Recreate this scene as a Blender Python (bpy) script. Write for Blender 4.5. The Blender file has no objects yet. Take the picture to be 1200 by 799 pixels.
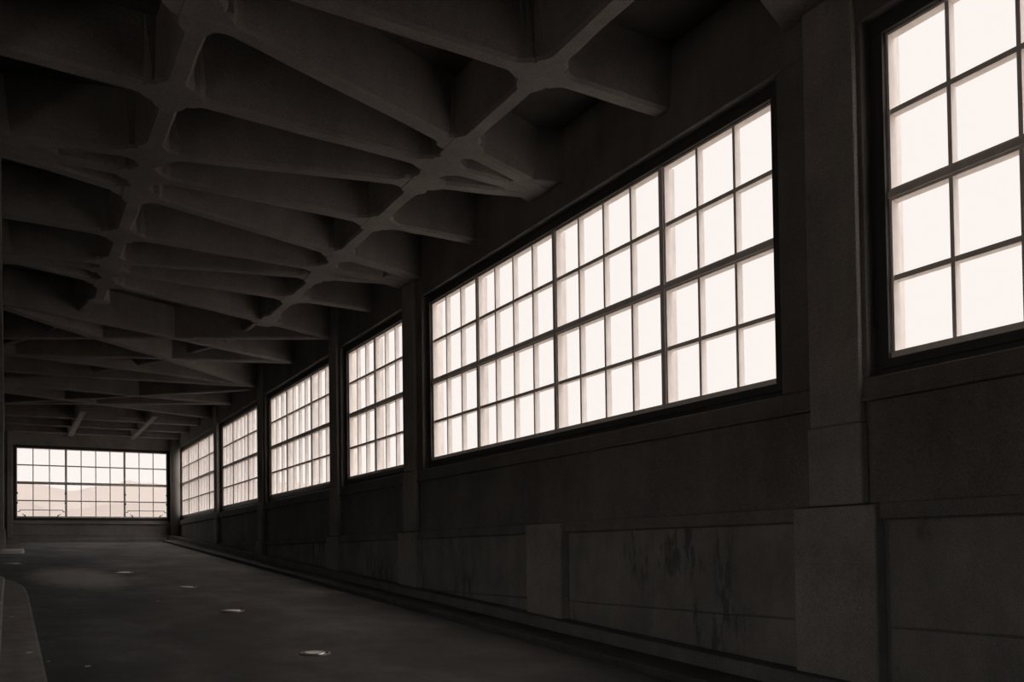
import bpy, bmesh, math, random
from mathutils import Vector, Matrix, noise
random.seed(7)
C = bpy.context.scene.collection
EYE = 1.48                      # eye height above the road under the camera
SL, F0 = 0.057, 0.0             # the road climbs away from the camera
def road(y): return F0 + SL * y

# ---------------------------------------------------------------- materials
def mat(name): 
    m = bpy.data.materials.new(name); m.use_nodes = True
    nt = m.node_tree; b = nt.nodes['Principled BSDF']
    return m, nt, b
def ramp(nt, src, stops):
    r = nt.nodes.new('ShaderNodeValToRGB'); e = r.color_ramp.elements
    while len(e) < len(stops): e.new(.5)
    for k, (p, c) in enumerate(stops):
        e[k].position = p; e[k].color = (c[0], c[1], c[2], 1) if isinstance(c, tuple) else (c, c, c, 1)
    nt.links.new(src, r.inputs[0]); return r
def tex(nt, scale, detail=6, rough=.6, stretch=None, dist=0.0):
    t = nt.nodes.new('ShaderNodeTexCoord'); mp = nt.nodes.new('ShaderNodeMapping')
    nt.links.new(t.outputs['Object'], mp.inputs['Vector'])
    if stretch: mp.inputs['Scale'].default_value = stretch
    n = nt.nodes.new('ShaderNodeTexNoise'); n.inputs['Scale'].default_value = scale
    n.inputs['Detail'].default_value = detail; n.inputs['Roughness'].default_value = rough
    n.inputs['Distortion'].default_value = dist
    nt.links.new(mp.outputs[0], n.inputs['Vector']); return n
def mul(nt, a, b, fac=1.0):
    m = nt.nodes.new('ShaderNodeMix'); m.data_type = 'RGBA'; m.blend_type = 'MULTIPLY'; m.inputs[0].default_value = fac
    nt.links.new(a, m.inputs[6]); nt.links.new(b, m.inputs[7]); return m.outputs[2]
def bump(nt, b, h, strength, dist=.02):
    bp = nt.nodes.new('ShaderNodeBump'); bp.inputs['Strength'].default_value = strength; bp.inputs['Distance'].default_value = dist
    nt.links.new(h, bp.inputs['Height']); nt.links.new(bp.outputs[0], b.inputs['Normal'])
TINT = (1.0, .945, .89)
def t(v, tint=TINT): return (v*tint[0], v*tint[1], v*tint[2])
def concrete(name, v, streak=.35, bstr=.35, rough=.9, stain=None):
    m, nt, b = mat(name)
    n1 = tex(nt, 1.3, 8, .6); c1 = ramp(nt, n1.outputs['Fac'], [(.3, t(v*.78)), (.7, t(v*1.22))])
    n2 = tex(nt, 3.0, 6, .7, (1.6, 1.6, .45)); c2 = ramp(nt, n2.outputs['Fac'], [(.35, 1-streak), (.62, 1.0)])
    col = mul(nt, c1.outputs[0], c2.outputs[0])
    n6 = tex(nt, 95, 3, .8); c6 = ramp(nt, n6.outputs['Fac'], [(.32, .62), (.68, 1.32)]); col = mul(nt, col, c6.outputs[0])
    if stain:
        n4 = tex(nt, 5.0, 5, .65, (1.6, 1.6, .42)); c4 = ramp(nt, n4.outputs['Fac'], [(.50, 1.0), (.60, stain)])
        n5 = tex(nt, .55, 2, .5); c5 = ramp(nt, n5.outputs['Fac'], [(.46, 0.0), (.56, 1.0)])
        mx = nt.nodes.new('ShaderNodeMix'); mx.data_type = 'RGBA'; mx.blend_type = 'MULTIPLY'
        nt.links.new(c5.outputs[0], mx.inputs[0]); nt.links.new(col, mx.inputs[6]); nt.links.new(c4.outputs[0], mx.inputs[7]); col = mx.outputs[2]
    nt.links.new(col, b.inputs['Base Color'])
    b.inputs['Roughness'].default_value = rough; b.inputs['Specular IOR Level'].default_value = .25
    n3 = tex(nt, 22, 8, .7); bump(nt, b, n3.outputs['Fac'], bstr)
    return m
M = {}
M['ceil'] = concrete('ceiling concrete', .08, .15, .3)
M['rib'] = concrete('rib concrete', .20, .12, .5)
M['wall'] = concrete('wall concrete', .185, .16)
M['panel'] = concrete('stained panel concrete', .24, .18, stain=.5)
M['pier'] = concrete('pillar concrete', .31, .14)
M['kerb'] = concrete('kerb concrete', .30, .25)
M['inner'] = concrete('inner kerb concrete', .42, .2)
M['edge'] = concrete('dark kerb concrete', .10, .2)  # darker base colour for the low walkway along the wall
M['slab'] = concrete('pale kerb concrete', .85, .1)
def asphalt():
    m, nt, b = mat('worn asphalt')
    n1 = tex(nt, .8, 9, .68, (.8, .6, 1), .25); c1 = ramp(nt, n1.outputs['Fac'], [(.38, t(.070)), (.52, t(.098)), (.62, t(.14)), (.74, t(.26))])
    n2 = tex(nt, 60, 4, .7); c2 = ramp(nt, n2.outputs['Fac'], [(.3, .75), (.7, 1.15)])
    base = mul(nt, c1.outputs[0], c2.outputs[0])
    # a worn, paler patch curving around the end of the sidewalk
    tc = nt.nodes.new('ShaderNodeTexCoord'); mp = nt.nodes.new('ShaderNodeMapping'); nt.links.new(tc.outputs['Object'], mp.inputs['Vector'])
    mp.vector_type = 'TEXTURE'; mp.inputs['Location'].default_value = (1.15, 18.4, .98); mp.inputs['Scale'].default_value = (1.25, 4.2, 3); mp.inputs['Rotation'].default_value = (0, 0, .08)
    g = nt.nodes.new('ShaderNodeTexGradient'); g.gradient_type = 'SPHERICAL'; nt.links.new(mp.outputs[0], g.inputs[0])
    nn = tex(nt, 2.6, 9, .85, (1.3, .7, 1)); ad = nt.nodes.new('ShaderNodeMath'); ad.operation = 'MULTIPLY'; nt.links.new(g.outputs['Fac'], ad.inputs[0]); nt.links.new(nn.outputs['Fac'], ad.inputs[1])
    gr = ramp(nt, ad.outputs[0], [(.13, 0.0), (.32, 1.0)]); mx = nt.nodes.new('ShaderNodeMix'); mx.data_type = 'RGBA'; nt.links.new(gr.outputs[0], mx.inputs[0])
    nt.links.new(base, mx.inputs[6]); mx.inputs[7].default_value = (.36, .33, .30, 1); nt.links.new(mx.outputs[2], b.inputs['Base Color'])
    n4 = tex(nt, 1.1, 5, .6, (1, .6, 1), .1); r = ramp(nt, n4.outputs['Fac'], [(.35, .62), (.65, .85)])
    nt.links.new(r.outputs[0], b.inputs['Roughness']); b.inputs['Specular IOR Level'].default_value = .3
    bump(nt, b, n2.outputs['Fac'], .35, .01)
    return m
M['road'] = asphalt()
def paint(name, v, rough=.55, spec=.3, tint=TINT):
    m, nt, b = mat(name); n = tex(nt, 9, 5, .6, (1, 1, .5)); c = ramp(nt, n.outputs['Fac'], [(.3, t(v*.88, tint)), (.7, t(min(v*1.08, .95), tint))])
    nt.links.new(c.outputs[0], b.inputs['Base Color']); b.inputs['Roughness'].default_value = rough; b.inputs['Specular IOR Level'].default_value = spec
    return m
M['sash'] = paint('pale painted steel sash', .9, tint=(1, .94, .905))
M['trans'] = paint('grey painted steel transom', .8, tint=(1, .94, .905))
M['frame'] = paint('dark window surround', .06)  # much darker base colour than the sashes
M['metal'] = paint('bare metal', .8, .3, .5); M['metal'].node_tree.nodes['Principled BSDF'].inputs['Metallic'].default_value = 1
M['ring'] = paint('dull iron ring', .25, .5, .4); M['ring'].node_tree.nodes['Principled BSDF'].inputs['Metallic'].default_value = 1
M['iron'] = paint('dark iron fittings', .05, .5)
M['paper'] = paint('pale scrap', .7, .8)
def glass():
    m = bpy.data.materials.new('clear window glass'); m.use_nodes = True; nt = m.node_tree; nt.nodes.clear()
    o = nt.nodes.new('ShaderNodeOutputMaterial'); tr = nt.nodes.new('ShaderNodeBsdfTransparent'); tr.inputs[0].default_value = (.985, .985, .985, 1)
    gl = nt.nodes.new('ShaderNodeBsdfGlossy'); gl.inputs['Roughness'].default_value = .03
    mx = nt.nodes.new('ShaderNodeMixShader'); mx.inputs[0].default_value = .02
    nt.links.new(tr.outputs[0], mx.inputs[1]); nt.links.new(gl.outputs[0], mx.inputs[2]); nt.links.new(mx.outputs[0], o.inputs[0])
    return m
M['glass'] = glass()
def hillmat(name, c):
    m, nt, b = mat(name); n = tex(nt, .012, 7, .65); r = ramp(nt, n.outputs['Fac'], [(.3, tuple(x*.93 for x in c)), (.7, c)])
    nt.links.new(r.outputs[0], b.inputs['Base Color']); b.inputs['Roughness'].default_value = 1; b.inputs['Specular IOR Level'].default_value = 0
    return m
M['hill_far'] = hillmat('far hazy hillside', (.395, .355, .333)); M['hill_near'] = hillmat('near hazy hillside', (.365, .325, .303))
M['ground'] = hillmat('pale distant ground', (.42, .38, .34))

# ---------------------------------------------------------------- mesh helpers
def box(bm, x0, x1, y0, y1, z0, z1):
    v = [bm.verts.new(p) for p in ((x0,y0,z0),(x1,y0,z0),(x1,y1,z0),(x0,y1,z0),(x0,y0,z1),(x1,y0,z1),(x1,y1,z1),(x0,y1,z1))]
    for f in ((0,3,2,1),(4,5,6,7),(0,1,5,4),(1,2,6,5),(2,3,7,6),(3,0,4,7)): bm.faces.new([v[i] for i in f])
def sbox(bm, x0, x1, y0, y1, za, zb):
    """box whose bottom/top are functions of y (follows the ramp)"""
    n = max(1, int((y1-y0)/2)); prev = None
    for k in range(n+1):
        y = y0 + (y1-y0)*k/n; a, b = za(y), zb(y)
        q = [bm.verts.new(p) for p in ((x0,y,a),(x1,y,a),(x1,y,b),(x0,y,b))]
        if prev:
            for i in range(4): j = (i+1) % 4; bm.faces.new([prev[i], prev[j], q[j], q[i]])
        else: bm.faces.new(q)
        prev = q
    bm.faces.new(prev[::-1])
def prism(bm, pts, za, zb):
    """plan outline -> solid; za/zb functions of (x,y)"""
    lo = [bm.verts.new((x, y, za(x, y))) for x, y in pts]; hi = [bm.verts.new((x, y, zb(x, y))) for x, y in pts]
    bm.faces.new(lo[::-1]); bm.faces.new(hi); n = len(pts)
    for i in range(n): j = (i+1) % n; bm.faces.new([lo[i], lo[j], hi[j], hi[i]])
def cyl(bm, a, b, r, seg=8):
    a, b = Vector(a), Vector(b); d = (b-a).normalized(); q = d.to_track_quat('Z', 'Y').to_matrix()
    A = []; B = []
    for i in range(seg):
        o = q @ Vector((math.cos(2*math.pi*i/seg)*r, math.sin(2*math.pi*i/seg)*r, 0)); A.append(bm.verts.new(a+o)); B.append(bm.verts.new(b+o))
    bm.faces.new(A[::-1]); bm.faces.new(B)
    for i in range(seg): j = (i+1) % seg; bm.faces.new([A[i], A[j], B[j], B[i]])
def obj(name, bm, m, parent=None, bevel=0, smooth=False):
    bmesh.ops.recalc_face_normals(bm, faces=bm.faces[:])
    me = bpy.data.meshes.new(name); bm.to_mesh(me); bm.free(); me.materials.append(m)
    o = bpy.data.objects.new(name, me); C.objects.link(o)
    if parent: o.parent = parent
    if smooth:
        for p in me.polygons: p.use_smooth = True
    if bevel:
        b = o.modifiers.new('bevel', 'BEVEL'); b.width = bevel; b.segments = 2; b.limit_method = 'ANGLE'
    return o
def empty(name, loc=(0,0,0)):
    o = bpy.data.objects.new(name, None); C.objects.link(o); o.location = loc; return o
def tag(o, label=None, cat=None, group=None, kind=None):
    if label: o['label'] = label
    if cat: o['category'] = cat
    if group: o['group'] = group
    if kind: o['kind'] = kind
    return o
def struct(name, bm, m, bevel=0): return tag(obj(name, bm, m, None, bevel), kind='structure')
def shift(bm, v): bmesh.ops.translate(bm, verts=bm.verts[:], vec=v)
E = EYE
# heights above the eye, measured, become world heights by adding E
ZS, WH = 1.378+E, 2.4555            # window sill, window height
ZH = ZS+WH
XG = 5.70                           # inner face of the sashes
XW = 5.58                           # inner face of the right-hand wall
ZR = 4.25+E                         # underside of the ribs
ZC = ZR+.62                         # underside of the slab
YE = 34.40                          # end wall window plane
YB = -8.0

# ---------------------------------------------------------------- windows
MD, MW = .080, .030                 # muntin depth and face width
def window(name, orient, s0, s1, z0, z1, secs, x_plane, margin=.13, cuts=None):
    """orient 'y': window in a plane x=const running along y; 'x': plane y=const running along x"""
    def P(bm, a0, a1, d0, d1, za, zb):
        if orient == 'y': box(bm, x_plane+d0, x_plane+d1, a0, a1, za, zb)
        else: box(bm, a0, a1, x_plane+d0, x_plane+d1, za, zb)
    root = tag(empty(name, (x_plane, s0, z0) if orient == 'y' else (s0, x_plane, z0)), kind='structure')
    off = root.location.copy()
    def fin(nm, bm, m, parent=root, bev=0):
        o = obj(nm, bm, m, None, bev)
        for v in o.data.vertices: v.co -= off
        o.parent = parent; return o
    # surround in two steps
    bm = bmesh.new(); mg = margin
    for w, d0, d1 in ((mg, -.02, .085), (mg*.55, -.045, -.02)):
        P(bm, s0-w, s1+w, d0, d1, z1, z1+w); P(bm, s0-w, s1+w, d0, d1, z0-w, z0)
        P(bm, s0-w, s0, d0, d1, z0, z1); P(bm, s1, s1+w, d0, d1, z0, z1)
    fin('window_frame', bm, M['frame'], bev=.006)
    if orient == 'y':
        bm = bmesh.new(); P(bm, s0-.10, s0, .085, .13, z0-.1, z1+.1); P(bm, s1, s1+.10, .085, .13, z0-.1, z1+.1)
        P(bm, s1+.02, s1+.16, .13, .19, z0-.1, z1+.1); fin('outer_reveal', bm, M['sash'])
    tot = sum(secs); u = (s1-s0)/tot; edges = [s0]
    for k in secs: edges.append(edges[-1]+k*u)
    if cuts: edges[1:-1] = [s0+(s1-s0)*c for c in cuts]
    mv = .026 if orient == 'y' else .012                      # half width of the mullions between the sections
    for e in edges[1:-1]:
        bm = bmesh.new(); P(bm, e-mv, e+mv, -.012, MD+.07, z0, z1); fin('mullion', bm, M['trans'])
    zm = (z0+z1)/2
    for i in range(len(secs)):
        a = edges[i] + (mv if i else 0); b = edges[i+1] - (mv if i < len(secs)-1 else 0)
        bm = bmesh.new(); P(bm, a, b, -.015, MD+.02, zm-.024, zm+.024); fin('transom', bm, M['trans'])
        for lo, hi in ((z0, zm-.024), (zm+.024, z1)):
            bm = bmesh.new(); fw = .022
            P(bm, a, b, 0 if lo > z0 else -.014, MD, lo, lo+(fw if lo > z0 else .052)); P(bm, a, b, 0, MD, hi-fw, hi)
            P(bm, a, a+fw, 0, MD, lo+fw, hi-fw); P(bm, b-fw, b, 0, MD, lo+fw, hi-fw)
            n = secs[i]
            for k in range(1, n):
                c = a + (b-a)*k/n; P(bm, c-MW/2, c+MW/2, .004, .030, lo+fw, hi-fw); P(bm, c-MW*.26, c+MW*.26, .030, MD, lo+fw, hi-fw)
            c = (lo+hi)/2
            for k in range(n):
                p0 = a+(b-a)*k/n+(fw if k == 0 else MW/2); p1 = a+(b-a)*(k+1)/n-(fw if k == n-1 else MW/2)
                P(bm, p0, p1, .008, MD-.004, c-.02, c+.02)
            s = fin('sash', bm, M['sash'])
            bm = bmesh.new(); P(bm, a+.004, b-.004, MD-.030, MD-.026, lo+.004, hi-.004); fin('pane', bm, M['glass'], s)
    return root, edges, fin
WY = [  # near edge, far edge, panes per section listed from the camera outwards
    (4.004-6.9, 4.004, (4,3,4,3)), (5.089, 5.089+6.88, (3,4,4,3)), (13.007, 15.737, (3,3)),
    (16.687, 21.380, (3,4,3)), (22.382, 26.901, (3,4,3)), (27.585, 33.968, (3,4,4,3))]
for k, (a, b, secs) in enumerate(WY): window('window_%d' % (k+1), 'y', a, b, ZS, ZH, secs, XG)
ZSE = ZS-.047
root7, e7, fin7 = window('window_7', 'x', .297, .297+4.93, ZSE, ZSE+WH, (3,4,3), YE, .10, (.312, .702))
# stay bars, latches and hinges on the opening lights of the end window
for a, b in ((e7[0], e7[1]), (e7[2], e7[3])):
    bm = bmesh.new(); z = ZSE+.27
    cyl(bm, (a+.10, YE-.03, z), (b-.10, YE-.03, z), .012); cyl(bm, (a+.10, YE-.03, z), (a+.10, YE-.03, z-.06), .012); cyl(bm, (b-.10, YE-.03, z), (b-.10, YE-.03, z-.06), .012)
    cyl(bm, (a+.10, YE-.03, z-.06), (a+.03, YE-.03, z-.06), .012); cyl(bm, (b-.10, YE-.03, z-.06), (b-.03, YE-.03, z-.06), .012)
    fin7('stay_bar', bm, M['iron'])
    for q, s in ((a+.26, 1), (b-.26, -1)):
        bm = bmesh.new(); cyl(bm, (q, YE-.03, ZSE+.02), (q, YE-.05, ZSE+.10), .016); cyl(bm, (q, YE-.05, ZSE+.06), (q-s*.08, YE-.06, ZSE+.13), .012); fin7('latch', bm, M['iron'])
    for q in (a+.025, b-.025):
        for zz in (.52, .86):
            bm = bmesh.new(); cyl(bm, (q, YE-.02, ZSE+zz-.03), (q, YE-.02, ZSE+zz+.03), .022); fin7('hinge', bm, M['iron'])

# ---------------------------------------------------------------- right-hand wall
LEDGE, FRZ, JOINT, MOLD = .30+E, .18+E, -.61+E, 1.10+E
o = .13
XO = 5.79                            # outer face
bm = bmesh.new()
zlo, zhi = ZS-o, ZH+o
box(bm, XW, XO, YB, YE+.4, zhi, ZC+.3)                                     # above the windows
box(bm, XW, XO, YB, YE+.4, MOLD, zlo)                            # sill band
box(bm, XW+.035, XO, YB, YE+.4, LEDGE, MOLD)                               # recessed spandrel
sbox(bm, XW+.02, XO, YB, YE+.4, lambda y: road(y)-.6, lambda y: LEDGE)
edges = [YB] + sum([[a-o, b+o] for a, b, _ in WY], []) + [YE+.4]
for i in range(0, len(edges), 2): box(bm, XW, XO, edges[i], edges[i+1], zlo, zhi)
box(bm, XW-.03, XW+.06, YB, YE, MOLD-.03, MOLD)                            # drip mould under the sill band
struct('wall_right', bm, M['wall'], .012)
# lower dado: frieze, panels with a horizontal joint
piers = [(-4.28,-3.5), (-.10,.66), (4.03,4.79), (8.17,8.93), (12.20,12.92), (15.85,16.55), (21.5,22.2), (26.95,27.55)]
bm = bmesh.new(); pe = [YB]+[v for p in piers for v in p]+[YE]
for i in range(0, len(pe), 2): box(bm, XW-.045, XW+.02, pe[i], pe[i+1], FRZ, LEDGE)
tag(obj('dado_ledge', bm, M['wall'], None, .01), kind='structure').name = 'trim_1'
bm = bmesh.new()
for i in range(0, len(pe), 2):
    a, b = pe[i]+.05, pe[i+1]-.05
    z0 = road(b)-.02
    top = FRZ-.012
    if z0 < JOINT-.05:
        sbox(bm, XW-.012, XW+.02, a, b, lambda y: road(y)-.3, lambda y: JOINT-.008)
        box(bm, XW-.012, XW+.02, a, b, JOINT+.008, top)
    elif road(a) < FRZ-.1:
        bb = min(b, (FRZ-.05-F0)/SL)
        sbox(bm, XW-.012, XW+.02, a, bb, lambda y: road(y)-.3, lambda y: top)
struct('trim_2', bm, M['panel'], .006)
# pillars: shaft above the ledge, broader plinth below
def pillar(y0, y1, s0, s1, label, bump_z=.95):
    yc = (y0+y1)/2; zb = road(yc)
    root = tag(empty('concrete_pillar', (XW, yc, zb)), label, 'pillar', 'engaged concrete pillars along the window wall')
    if s0 is not None:
        bm = bmesh.new(); box(bm, XW-.06, XW+.03, s0, s1, LEDGE, LEDGE+bump_z); box(bm, XW-.05, XW+.03, s0+.012, s1-.02, LEDGE+bump_z, ZC)
        shift(bm, (-XW, -yc, -zb)); obj('shaft', bm, M['pier'], root, .018)
    bm = bmesh.new(); sbox(bm, XW-.10, XW+.03, y0, y1, lambda y: road(y)-.3, lambda y: max(LEDGE-.01, road(y)+.25)); shift(bm, (-XW, -yc, -zb)); obj('plinth', bm, M['pier'], root, .02)
    return root
pillar(*piers[2], 4.16, 4.66, 'tall pale concrete pillar between the nearest cut-off window and the widest whole window', .62)
pillar(*piers[3], None, None, 'short stained concrete pier under the middle of the widest whole window, no shaft above')
pillar(*piers[4], 12.30, 12.78, 'concrete pillar between the widest whole window and the narrow two-section window')
pillar(*piers[5], 15.95, 16.45, 'concrete pillar on the far side of the narrow two-section window')
pillar(*piers[6], 21.62, 22.12, 'dark slim concrete pillar, third window and fourth window of the receding row meet at it')
pillar(*piers[7], 27.0, 27.48, 'farthest slim pillar of the window wall, just before the last side window')
# corner column, rounded
yc = 34.0; root = tag(empty('corner_column', (5.46, yc, road(yc))), 'rounded grey concrete column in the corner between side windows and end window', 'column')
bm = bmesh.new(); cyl(bm, (0,0,-.1), (0,0,ZC-road(yc)), .17, 28); obj('shaft', bm, M['pier'], root, 0, True)
bm = bmesh.new(); box(bm, -.22, .22, -.22, .22, -.1, .2); obj('base', bm, M['pier'], root, .02)

# kerb along the wall: high ledge, then a low walkway with an edge
bm = bmesh.new(); sbox(bm, 5.36, XW+.02, YB, YE-.5, lambda y: road(y)-.3, lambda y: road(y)+.20)
tag(obj('kerb_ledge', bm, M['wall'], None, .02), kind='structure').name = 'baseboard_right'
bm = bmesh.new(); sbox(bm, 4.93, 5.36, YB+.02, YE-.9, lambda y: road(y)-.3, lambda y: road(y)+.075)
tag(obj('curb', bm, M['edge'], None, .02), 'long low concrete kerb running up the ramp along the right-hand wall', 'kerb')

# ---------------------------------------------------------------- end wall
bm = bmesh.new(); a, b = .297-.10, .297+4.93+.10; YF = YE-.08
box(bm, -5.0, XW, YF, YE+.4, ZSE+WH+.10, ZC+.3)
box(bm, -5.0, a, YF, YE+.4, ZSE-.10, ZSE+WH+.10); box(bm, b, XW, YF, YE+.4, ZSE-.10, ZSE+WH+.10)
box(bm, -5.0, XW, YF, YE+.4, 1.13+E, ZSE-.10); box(bm, -5.0, XW, YF+.04, YE+.4, .70+E, 1.13+E); box(bm, -5.0, XW, YF-.02, YE+.4, road(YE)-.5, .70+E)
box(bm, .25, XW, YF-.03, YF+.05, 1.10+E, 1.14+E); box(bm, .2, XW, YF-.035, YF+.05, .70+E, .735+E)
struct('wall_end', bm, M['pier'], .008)
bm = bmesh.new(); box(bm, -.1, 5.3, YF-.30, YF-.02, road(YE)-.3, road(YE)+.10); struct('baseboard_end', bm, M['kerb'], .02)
bm = bmesh.new(); box(bm, .015, .17, YF-.10, YF-.04, road(YE)+.12, ZC-.01); o_ = obj('pilaster', bm, M['pier'], None, .015)
tag(o_, 'narrow upright pilaster at the left edge of the far end window', 'pilaster')

# ---------------------------------------------------------------- left side: arcade column, beam, rear wall of the passage
bm = bmesh.new(); box(bm, -5.0, -4.7, YB, YE+.4, -1, 1.1); box(bm, -5.0, -4.7, 8.0, YE+.4, 1.1, ZC+.3); box(bm, -5.0, -4.7, YB, 8.0, 2.9, ZC+.3)
for y in (-8, -4, 0, 4): box(bm, -5.0, -4.7, y, y+.8, 1.1, 2.9)  # out-of-view openings between these piers, added to let in side light
struct('wall_left', bm, M['wall'])
bm = bmesh.new(); box(bm, -5.0, 6.05, YB-.3, YB, -1, ZC+.3); struct('wall_back', bm, M['wall'])
bm = bmesh.new(); box(bm, -.55, -.05, YB, YE-.05, ZR-.02, ZC+.05); struct('trim_3', bm, M['rib'], .02)
root = tag(empty('arcade_column', (-.3, 27.7, road(27.7)+.10)), 'dark concrete column at the far left edge, standing on the pale kerb end', 'column')
bm = bmesh.new(); box(bm, -.25, .24, -.3, .3, 0, ZR-road(27.7)-.13); obj('shaft', bm, M['pier'], root, .03)
bm = bmesh.new(); box(bm, -.28, .27, -.34, .34, .0, .55); obj('base', bm, M['pier'], root, .02)
def arc(cx, cy, r, a0, a1, n=10): return [(cx+r*math.cos(math.radians(a0+(a1-a0)*k/n)), cy+r*math.sin(math.radians(a0+(a1-a0)*k/n))) for k in range(n+1)]
bm = bmesh.new(); prism(bm, [(-.9,27.0), (.30,27.0)]+arc(.30,27.12,.12,-90,0,5)+[(.42,28.2), (-.9,28.2)], lambda x,y: road(y)-.2, lambda x,y: road(y)+.075)
tag(obj('kerb_island', bm, M['slab'], None, .015), 'pale worn kerb end under the column at the far left', 'kerb')
# raised sidewalk with rounded end in the foreground left, low plinth along its inner side
bm = bmesh.new()
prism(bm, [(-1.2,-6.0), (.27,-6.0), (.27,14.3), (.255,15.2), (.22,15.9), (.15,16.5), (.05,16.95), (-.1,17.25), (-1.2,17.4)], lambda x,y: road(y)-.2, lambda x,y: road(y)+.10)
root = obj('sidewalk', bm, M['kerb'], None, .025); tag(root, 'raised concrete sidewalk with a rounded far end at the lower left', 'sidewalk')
bm = bmesh.new()
prism(bm, [(-1.1,-6.0), (-.06,-6.0), (-.045,14.0), (-.03,16.6), (-.06,17.0), (-.2,17.15), (-1.1,17.15)], lambda x,y: road(y)+.06, lambda x,y: road(y)+.17)
obj('inner_kerb', bm, M['inner'], root, .02)

# ---------------------------------------------------------------- floor, ceiling slab
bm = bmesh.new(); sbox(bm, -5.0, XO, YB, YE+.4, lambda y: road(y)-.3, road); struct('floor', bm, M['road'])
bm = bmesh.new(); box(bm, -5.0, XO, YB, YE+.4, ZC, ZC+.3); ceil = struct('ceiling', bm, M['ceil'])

# ---------------------------------------------------------------- ribs
XR = XW+.02; XL = -.08
ribs = []   # (points, width, z bottom)
ribs.append(([(4.13,YB),(4.15,16.1)], .20, ZR)); ribs.append(([(1.33,YB),(1.33,15.9)], .20, ZR))
base = [([(XL,6.36),(XR,6.38)]), ([(XL,6.45),(XR,8.5)]), ([(XL,8.28),(XR,8.56)]), ([(XL,10.08),(XR,8.62)]),
        ([(XL,10.30),(XR,10.38)]), ([(XL,10.43),(XR,12.22)]), ([(XL,12.36),(XR,12.52)]), ([(XL,13.95),(XR,12.50)])]
for k in (-2, -1, 0):
    for pts in base:
        q = [(x, y+8.2*k) for x, y in pts]
        if min(q[0][1], q[1][1]) > YB+.3: ribs.append((q, .19, ZR+.004))
for pts in ([(XL,13.98),(XR,14.25)], [(XL,14.15),(XR,16.45)]): ribs.append((pts, .19, ZR+.004))
far = [[(XL,16.95),(.71,17.75),(1.4,18.40),(3.0,19.80),(XR,22.35)], [(XL,16.75),(1.53,17.32),(XR,19.08)], [(XL,19.40),(XR,16.50)], [(XL,21.05),(2.68,19.95),(XR,19.05)],
       [(XL,20.88),(2.42,21.43),(XR,22.25)], [(XL,22.88),(2.32,22.70),(XR,22.22)], [(XL,25.90),(XR,28.12)], [(XL,24.65),(XR,25.19)],
       [(XL,27.80),(XR,22.75)], [(XL,27.85),(XR,25.22)]]
for i, pts in enumerate(far): ribs.append((pts, .26 if i == 0 else .17, ZR+.006+.002*i))
for y in (29.95, 31.85, 33.75): ribs.append(([(XL,y),(XR,y-.1)], .16, ZR+.006))
ribs.append(([(4.15,15.6),(4.10,17.0),(3.95,18.27),(3.68,19.11),(3.25,20.19),(2.80,21.1),(2.4,21.9),(1.64,22.92),(.98,23.61),(XL,24.5)], .13, ZR+.13))
ribs.append(([(1.33,15.9),(1.08,17.6),(.65,19.16),(.26,20.0),(XL,20.7)], .13, ZR+.13))
ribs.append(([(3.98,28.2),(4.0,YE-.05)], .20, ZR-.01)); ribs.append(([(1.95,28.2),(1.97,YE-.05)], .20, ZR-.01))
def seg_x(p, q, r, s):
    d = (q[0]-p[0])*(s[1]-r[1])-(q[1]-p[1])*(s[0]-r[0])
    if abs(d) < 1e-9: return None
    a = ((r[0]-p[0])*(s[1]-r[1])-(r[1]-p[1])*(s[0]-r[0]))/d; b = ((r[0]-p[0])*(q[1]-p[1])-(r[1]-p[1])*(q[0]-p[0]))/d
    if 0 <= a <= 1 and 0 <= b <= 1: return (p[0]+(q[0]-p[0])*a, p[1]+(q[1]-p[1])*a)
def rib_mesh(i):
    pts, w, z0 = ribs[i]; nodes = []
    for j, (pt2, w2, _) in enumerate(ribs):
        if j == i: continue
        for a in range(len(pts)-1):
            for b in range(len(pt2)-1):
                x = seg_x(pts[a], pts[a+1], pt2[b], pt2[b+1])
                if x and x[0] < XR-.5 and x[0] > .3 and x[1] < 16.2: nodes.append(x)
    bm = bmesh.new(); prev = None; L = [0]
    for a in range(len(pts)-1): L.append(L[-1]+math.dist(pts[a], pts[a+1]))
    n = max(2, int(L[-1]/.06))
    def at(s):
        for a in range(len(pts)-1):
            if s <= L[a+1]+1e-9:
                f = (s-L[a])/(L[a+1]-L[a]); return (pts[a][0]+(pts[a+1][0]-pts[a][0])*f, pts[a][1]+(pts[a+1][1]-pts[a][1])*f)
        return pts[-1]
    for k in range(n+1):
        s = L[-1]*k/n; x, y = at(s); xa, ya = at(max(0, s-.15)); xb, yb = at(min(L[-1], s+.15))
        dx, dy = xb-xa, yb-ya; l = math.hypot(dx, dy); nx, ny = -dy/l, dx/l
        d = min([math.dist((x, y), q) for q in nodes] or [9])
        fl = .075*max(0, min(1, 1-(d-.20)/.07))
        jx = .010*noise.noise(Vector((x*2.3, y*2.3, i))); jy = .010*noise.noise(Vector((x*2.3, y*2.3, i+40)))
        jz = .008*noise.noise(Vector((x*1.5, y*1.5, i+80)))
        prof = [(-w*.5-.05, ZC+.02), (-w*.5-.02-fl*.6+jx, z0+.14), (-w*.5-fl+jx, z0+.03+jz), (-w*.5-fl+.03+jx, z0+jz), (w*.5+fl-.03+jy, z0+jz), (w*.5+fl+jy, z0+.03+jz), (w*.5+.02+fl*.6+jy, z0+.14), (w*.5+.05, ZC+.02)]
        ring = [bm.verts.new((x+nx*o_, y+ny*o_, z)) for o_, z in prof]
        if prev:
            for a in range(8): b = (a+1) % 8; bm.faces.new([prev[a], prev[b], ring[b], ring[a]])
        else: bm.faces.new(ring)
        prev = ring
    bm.faces.new(prev[::-1]); return bm
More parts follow.
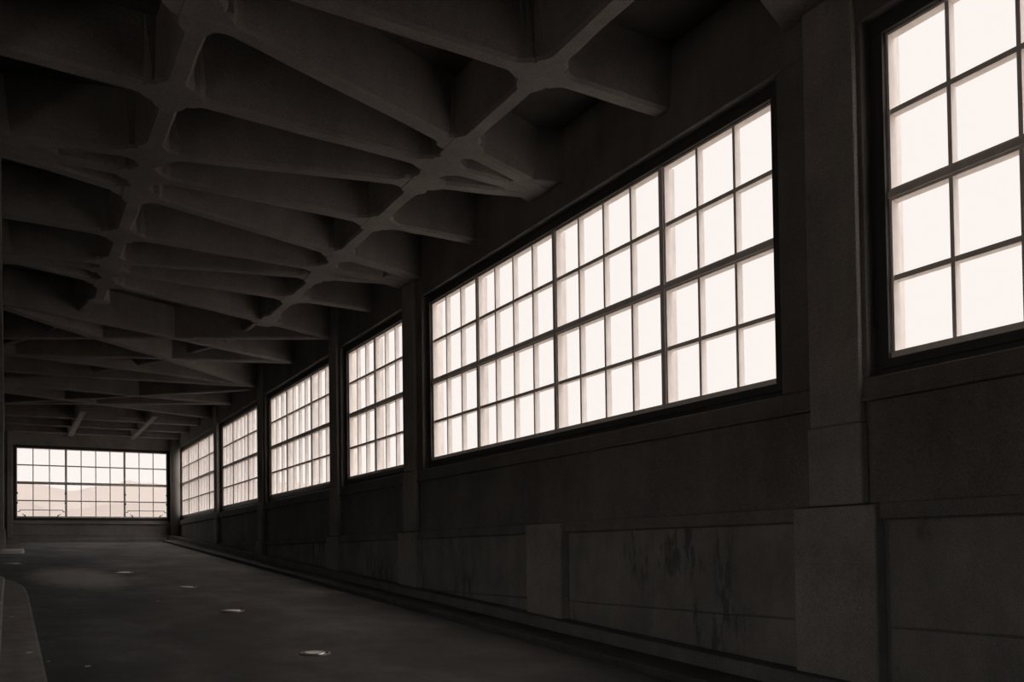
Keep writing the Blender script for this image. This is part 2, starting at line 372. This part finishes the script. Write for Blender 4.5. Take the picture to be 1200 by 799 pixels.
for i in range(len(ribs)): obj('rib', rib_mesh(i), M['rib'], ceil)
# gusset webs that close the tips of the rib fans at the walls
for k in (-1, 0, 1):
    bm = bmesh.new(); y = 8.55+4.0*k; prism(bm, [(XR, y-.42), (XR, y+.32), (XR-.5, y+.12), (XR-.62, y), (XR-.5, y-.22)], lambda x, y: ZR+.012, lambda x, y: ZC+.02); obj('gusset', bm, M['rib'], ceil, .02)
    bm = bmesh.new(); y = 10.25+3.85*k; prism(bm, [(XL, y-.36), (XL+.45, y-.16), (XL+.6, y), (XL+.45, y+.16), (XL, y+.36)], lambda x, y: ZR+.012, lambda x, y: ZC+.02); obj('gusset', bm, M['rib'], ceil, .02)

# ---------------------------------------------------------------- metal discs set in the road
def disc(x, y, r, label, tilt=0):
    root = tag(empty('road_disc', (x, y, road(y))), label, 'road disc', 'metal discs set in the road surface')
    root.rotation_euler = (math.atan(SL), 0, 0)
    bm = bmesh.new(); n = 28
    prof = [(r*.82, .002), (r*.84, .010), (r, .010), (r*1.04, .001)]; rings = [[bm.verts.new((a*math.cos(2*math.pi*k/n), a*math.sin(2*math.pi*k/n), z)) for k in range(n)] for a, z in prof]
    for p, q in zip(rings, rings[1:]):
        for k in range(n): j = (k+1) % n; bm.faces.new([p[k], p[j], q[j], q[k]])
    obj('rim', bm, M['ring'], root, 0, True)
    bm = bmesh.new(); prof = [(r*.74, .003), (r*.72, .012), (r*.55, .014), (r*.2, .015)]
    rings = [[bm.verts.new((a*math.cos(2*math.pi*k/n), a*math.sin(2*math.pi*k/n), z)) for k in range(n)] for a, z in prof]
    for p, q in zip(rings, rings[1:]):
        for k in range(n): j = (k+1) % n; bm.faces.new([p[k], p[j], q[j], q[k]])
    bm.faces.new(rings[-1])
    lid = obj('lid', bm, M['metal'], root, 0, True); lid.rotation_euler = (0, math.radians(tilt), 0)
disc(2.62, 8.28, .15, 'shiny metal disc in the road nearest the camera', 0)
disc(2.65, 11.98, .15, 'second metal disc up the ramp, next beyond the nearest one', 0)
disc(2.69, 15.6, .15, 'dull dark-rimmed metal disc in the road, third up the ramp', 3)
disc(2.08, 19.26, .18, 'bright metal disc in the road, fourth up the ramp', 0)
disc(.10, 22.7, .2, 'bright metal disc farthest up the ramp, at the left edge by the column', 0)
scr = [(.17, 8.85, .10, .045, 'flat pale scrap lying on the sidewalk near its outer edge'), (.05, 11.6, .10, .03, 'small pale scrap on the sidewalk halfway along'),
       (.33, 8.9, 0, .02, 'tiny pale crumb on the road just beside the sidewalk'), (.62, 8.5, 0, .025, 'tiny pale crumb on the road left of the nearest metal disc'), (1.93, 13.6, 0, .025, 'tiny pale crumb on the road between sidewalk and dark-rimmed disc')]
for x, y, h, s, lab in scr:
    bm = bmesh.new(); pts = [(s*math.cos(a)*random.uniform(.6, 1.2), s*.8*math.sin(a)*random.uniform(.6, 1.2)) for a in [k*math.pi/3 for k in range(6)]]
    prism(bm, pts, lambda x, y: 0, lambda x, y: .006+.05*abs(x)); o_ = obj('scrap', bm, M['paper']); o_.location = (x, y, road(y)+h); o_.rotation_euler = (math.atan(SL), 0, .3)
    tag(o_, lab, 'scrap')

# ---------------------------------------------------------------- outside: ground and hills
bm = bmesh.new(); box(bm, -3000, 3000, -3000, 3000, -31, -30); g = tag(obj('ground', bm, M['ground']), kind='structure')
def ridge(name, y0, depth, prof, m, seed):
    bm = bmesh.new(); nx, ny = 400, 14; W = 1000; rows = []
    for j in range(ny+1):
        v = j/ny; row = []
        for i in range(nx+1):
            x = -W+2*W*i/nx; h = prof(x); s = math.sin(min(1, v*1.25)*math.pi/2)**.8
            z = -30+(h+30)*s + 2.2*noise.noise(Vector((x/16, v*4, seed)))*s+1.0*noise.noise(Vector((x/5, v*9, seed)))*s
            row.append(bm.verts.new((x, y0+depth*v, z)))
        rows.append(row)
    for j in range(ny):
        for i in range(nx): bm.faces.new([rows[j][i], rows[j][i+1], rows[j+1][i+1], rows[j+1][i]])
    return tag(obj(name, bm, m, None, 0, True), kind='structure')
def gs(x, c, w): return math.exp(-((x-c)/w)**2)
# direction: x/y at the end window runs from about 0.008 to 0.153
def table(T, fall):
    def f(x):
        if x <= T[0][0]: return T[0][1]+fall*math.sin((T[0][0]-x)/90)
        if x >= T[-1][0]: return T[-1][1]+fall*math.sin((x-T[-1][0])/90)
        for a, b in zip(T, T[1:]):
            if x <= b[0]: return a[1]+(b[1]-a[1])*(x-a[0])/(b[0]-a[0])
    return f
ridge('hills_far', 1100, 312, table([(12,100.5),(32,100.3),(54,96.5),(73,91.6),(87,91.2),(101,97.8),(125,101.5),(148,107),(163,106),(203,103)], 9), M['hill_far'], 3)
ridge('hills_near', 640, 200, table([(0,44),(7,45.5),(16,45.3),(22,43),(29,39),(40,37.2),(52,40.6),(75,43.5),(120,47)], 6), M['hill_near'], 9)

# ---------------------------------------------------------------- light: overcast sky, brighter overhead
w = bpy.data.worlds.new('overcast sky'); bpy.context.scene.world = w; w.use_nodes = True; nt = w.node_tree
bg = nt.nodes['Background']; tc = nt.nodes.new('ShaderNodeTexCoord'); sp = nt.nodes.new('ShaderNodeSeparateXYZ'); nt.links.new(tc.outputs['Generated'], sp.inputs[0])
mr = nt.nodes.new('ShaderNodeMapRange'); mr.inputs['From Min'].default_value = .58; mr.inputs['From Max'].default_value = .9; mr.inputs['To Min'].default_value = 1.0; mr.inputs['To Max'].default_value = 2.6
nt.links.new(sp.outputs['Z'], mr.inputs['Value']); mb = nt.nodes.new('ShaderNodeMapRange'); mb.inputs['From Min'].default_value = .12; mb.inputs['From Max'].default_value = -.75; mb.inputs['To Min'].default_value = 1.0; mb.inputs['To Max'].default_value = 2.0
nt.links.new(sp.outputs['Y'], mb.inputs['Value'])   # unseen sky behind the camera, brightened to light the sides of the muntins
mm = nt.nodes.new('ShaderNodeMath'); mm.operation = 'MULTIPLY'; nt.links.new(mr.outputs[0], mm.inputs[0]); nt.links.new(mb.outputs[0], mm.inputs[1]); nt.links.new(mm.outputs[0], bg.inputs['Strength'])
bg.inputs['Color'].default_value = (1.05, .975, .93, 1)

# ---------------------------------------------------------------- camera
cam = bpy.data.cameras.new('camera'); co = bpy.data.objects.new('camera', cam); C.objects.link(co); bpy.context.scene.camera = co
cam.sensor_width = 36; cam.lens = 30.0; cam.shift_y = (622.342-399.5)/1200; cam.clip_end = 6000; cam.clip_start = .02
yaw, pitch, roll = .534805738, .0204987885, -.0142043670
Fv = Vector((math.sin(yaw), math.cos(yaw), 0)); Rt = Vector((math.cos(yaw), -math.sin(yaw), 0)); U = Vector((0,0,1))
F2 = Fv*math.cos(pitch)+U*math.sin(pitch); U2 = U*math.cos(pitch)-Fv*math.sin(pitch)
R3 = Rt*math.cos(roll)+U2*math.sin(roll); U3 = U2*math.cos(roll)-Rt*math.sin(roll)
m = Matrix((R3, U3, -F2)).transposed().to_4x4(); m.translation = Vector((0, 0, EYE)); co.matrix_world = m
vs = bpy.context.scene.view_settings; vs.view_transform = 'Standard'; vs.look = 'None'; vs.exposure = 0; vs.gamma = 1; vs.use_curve_mapping = False
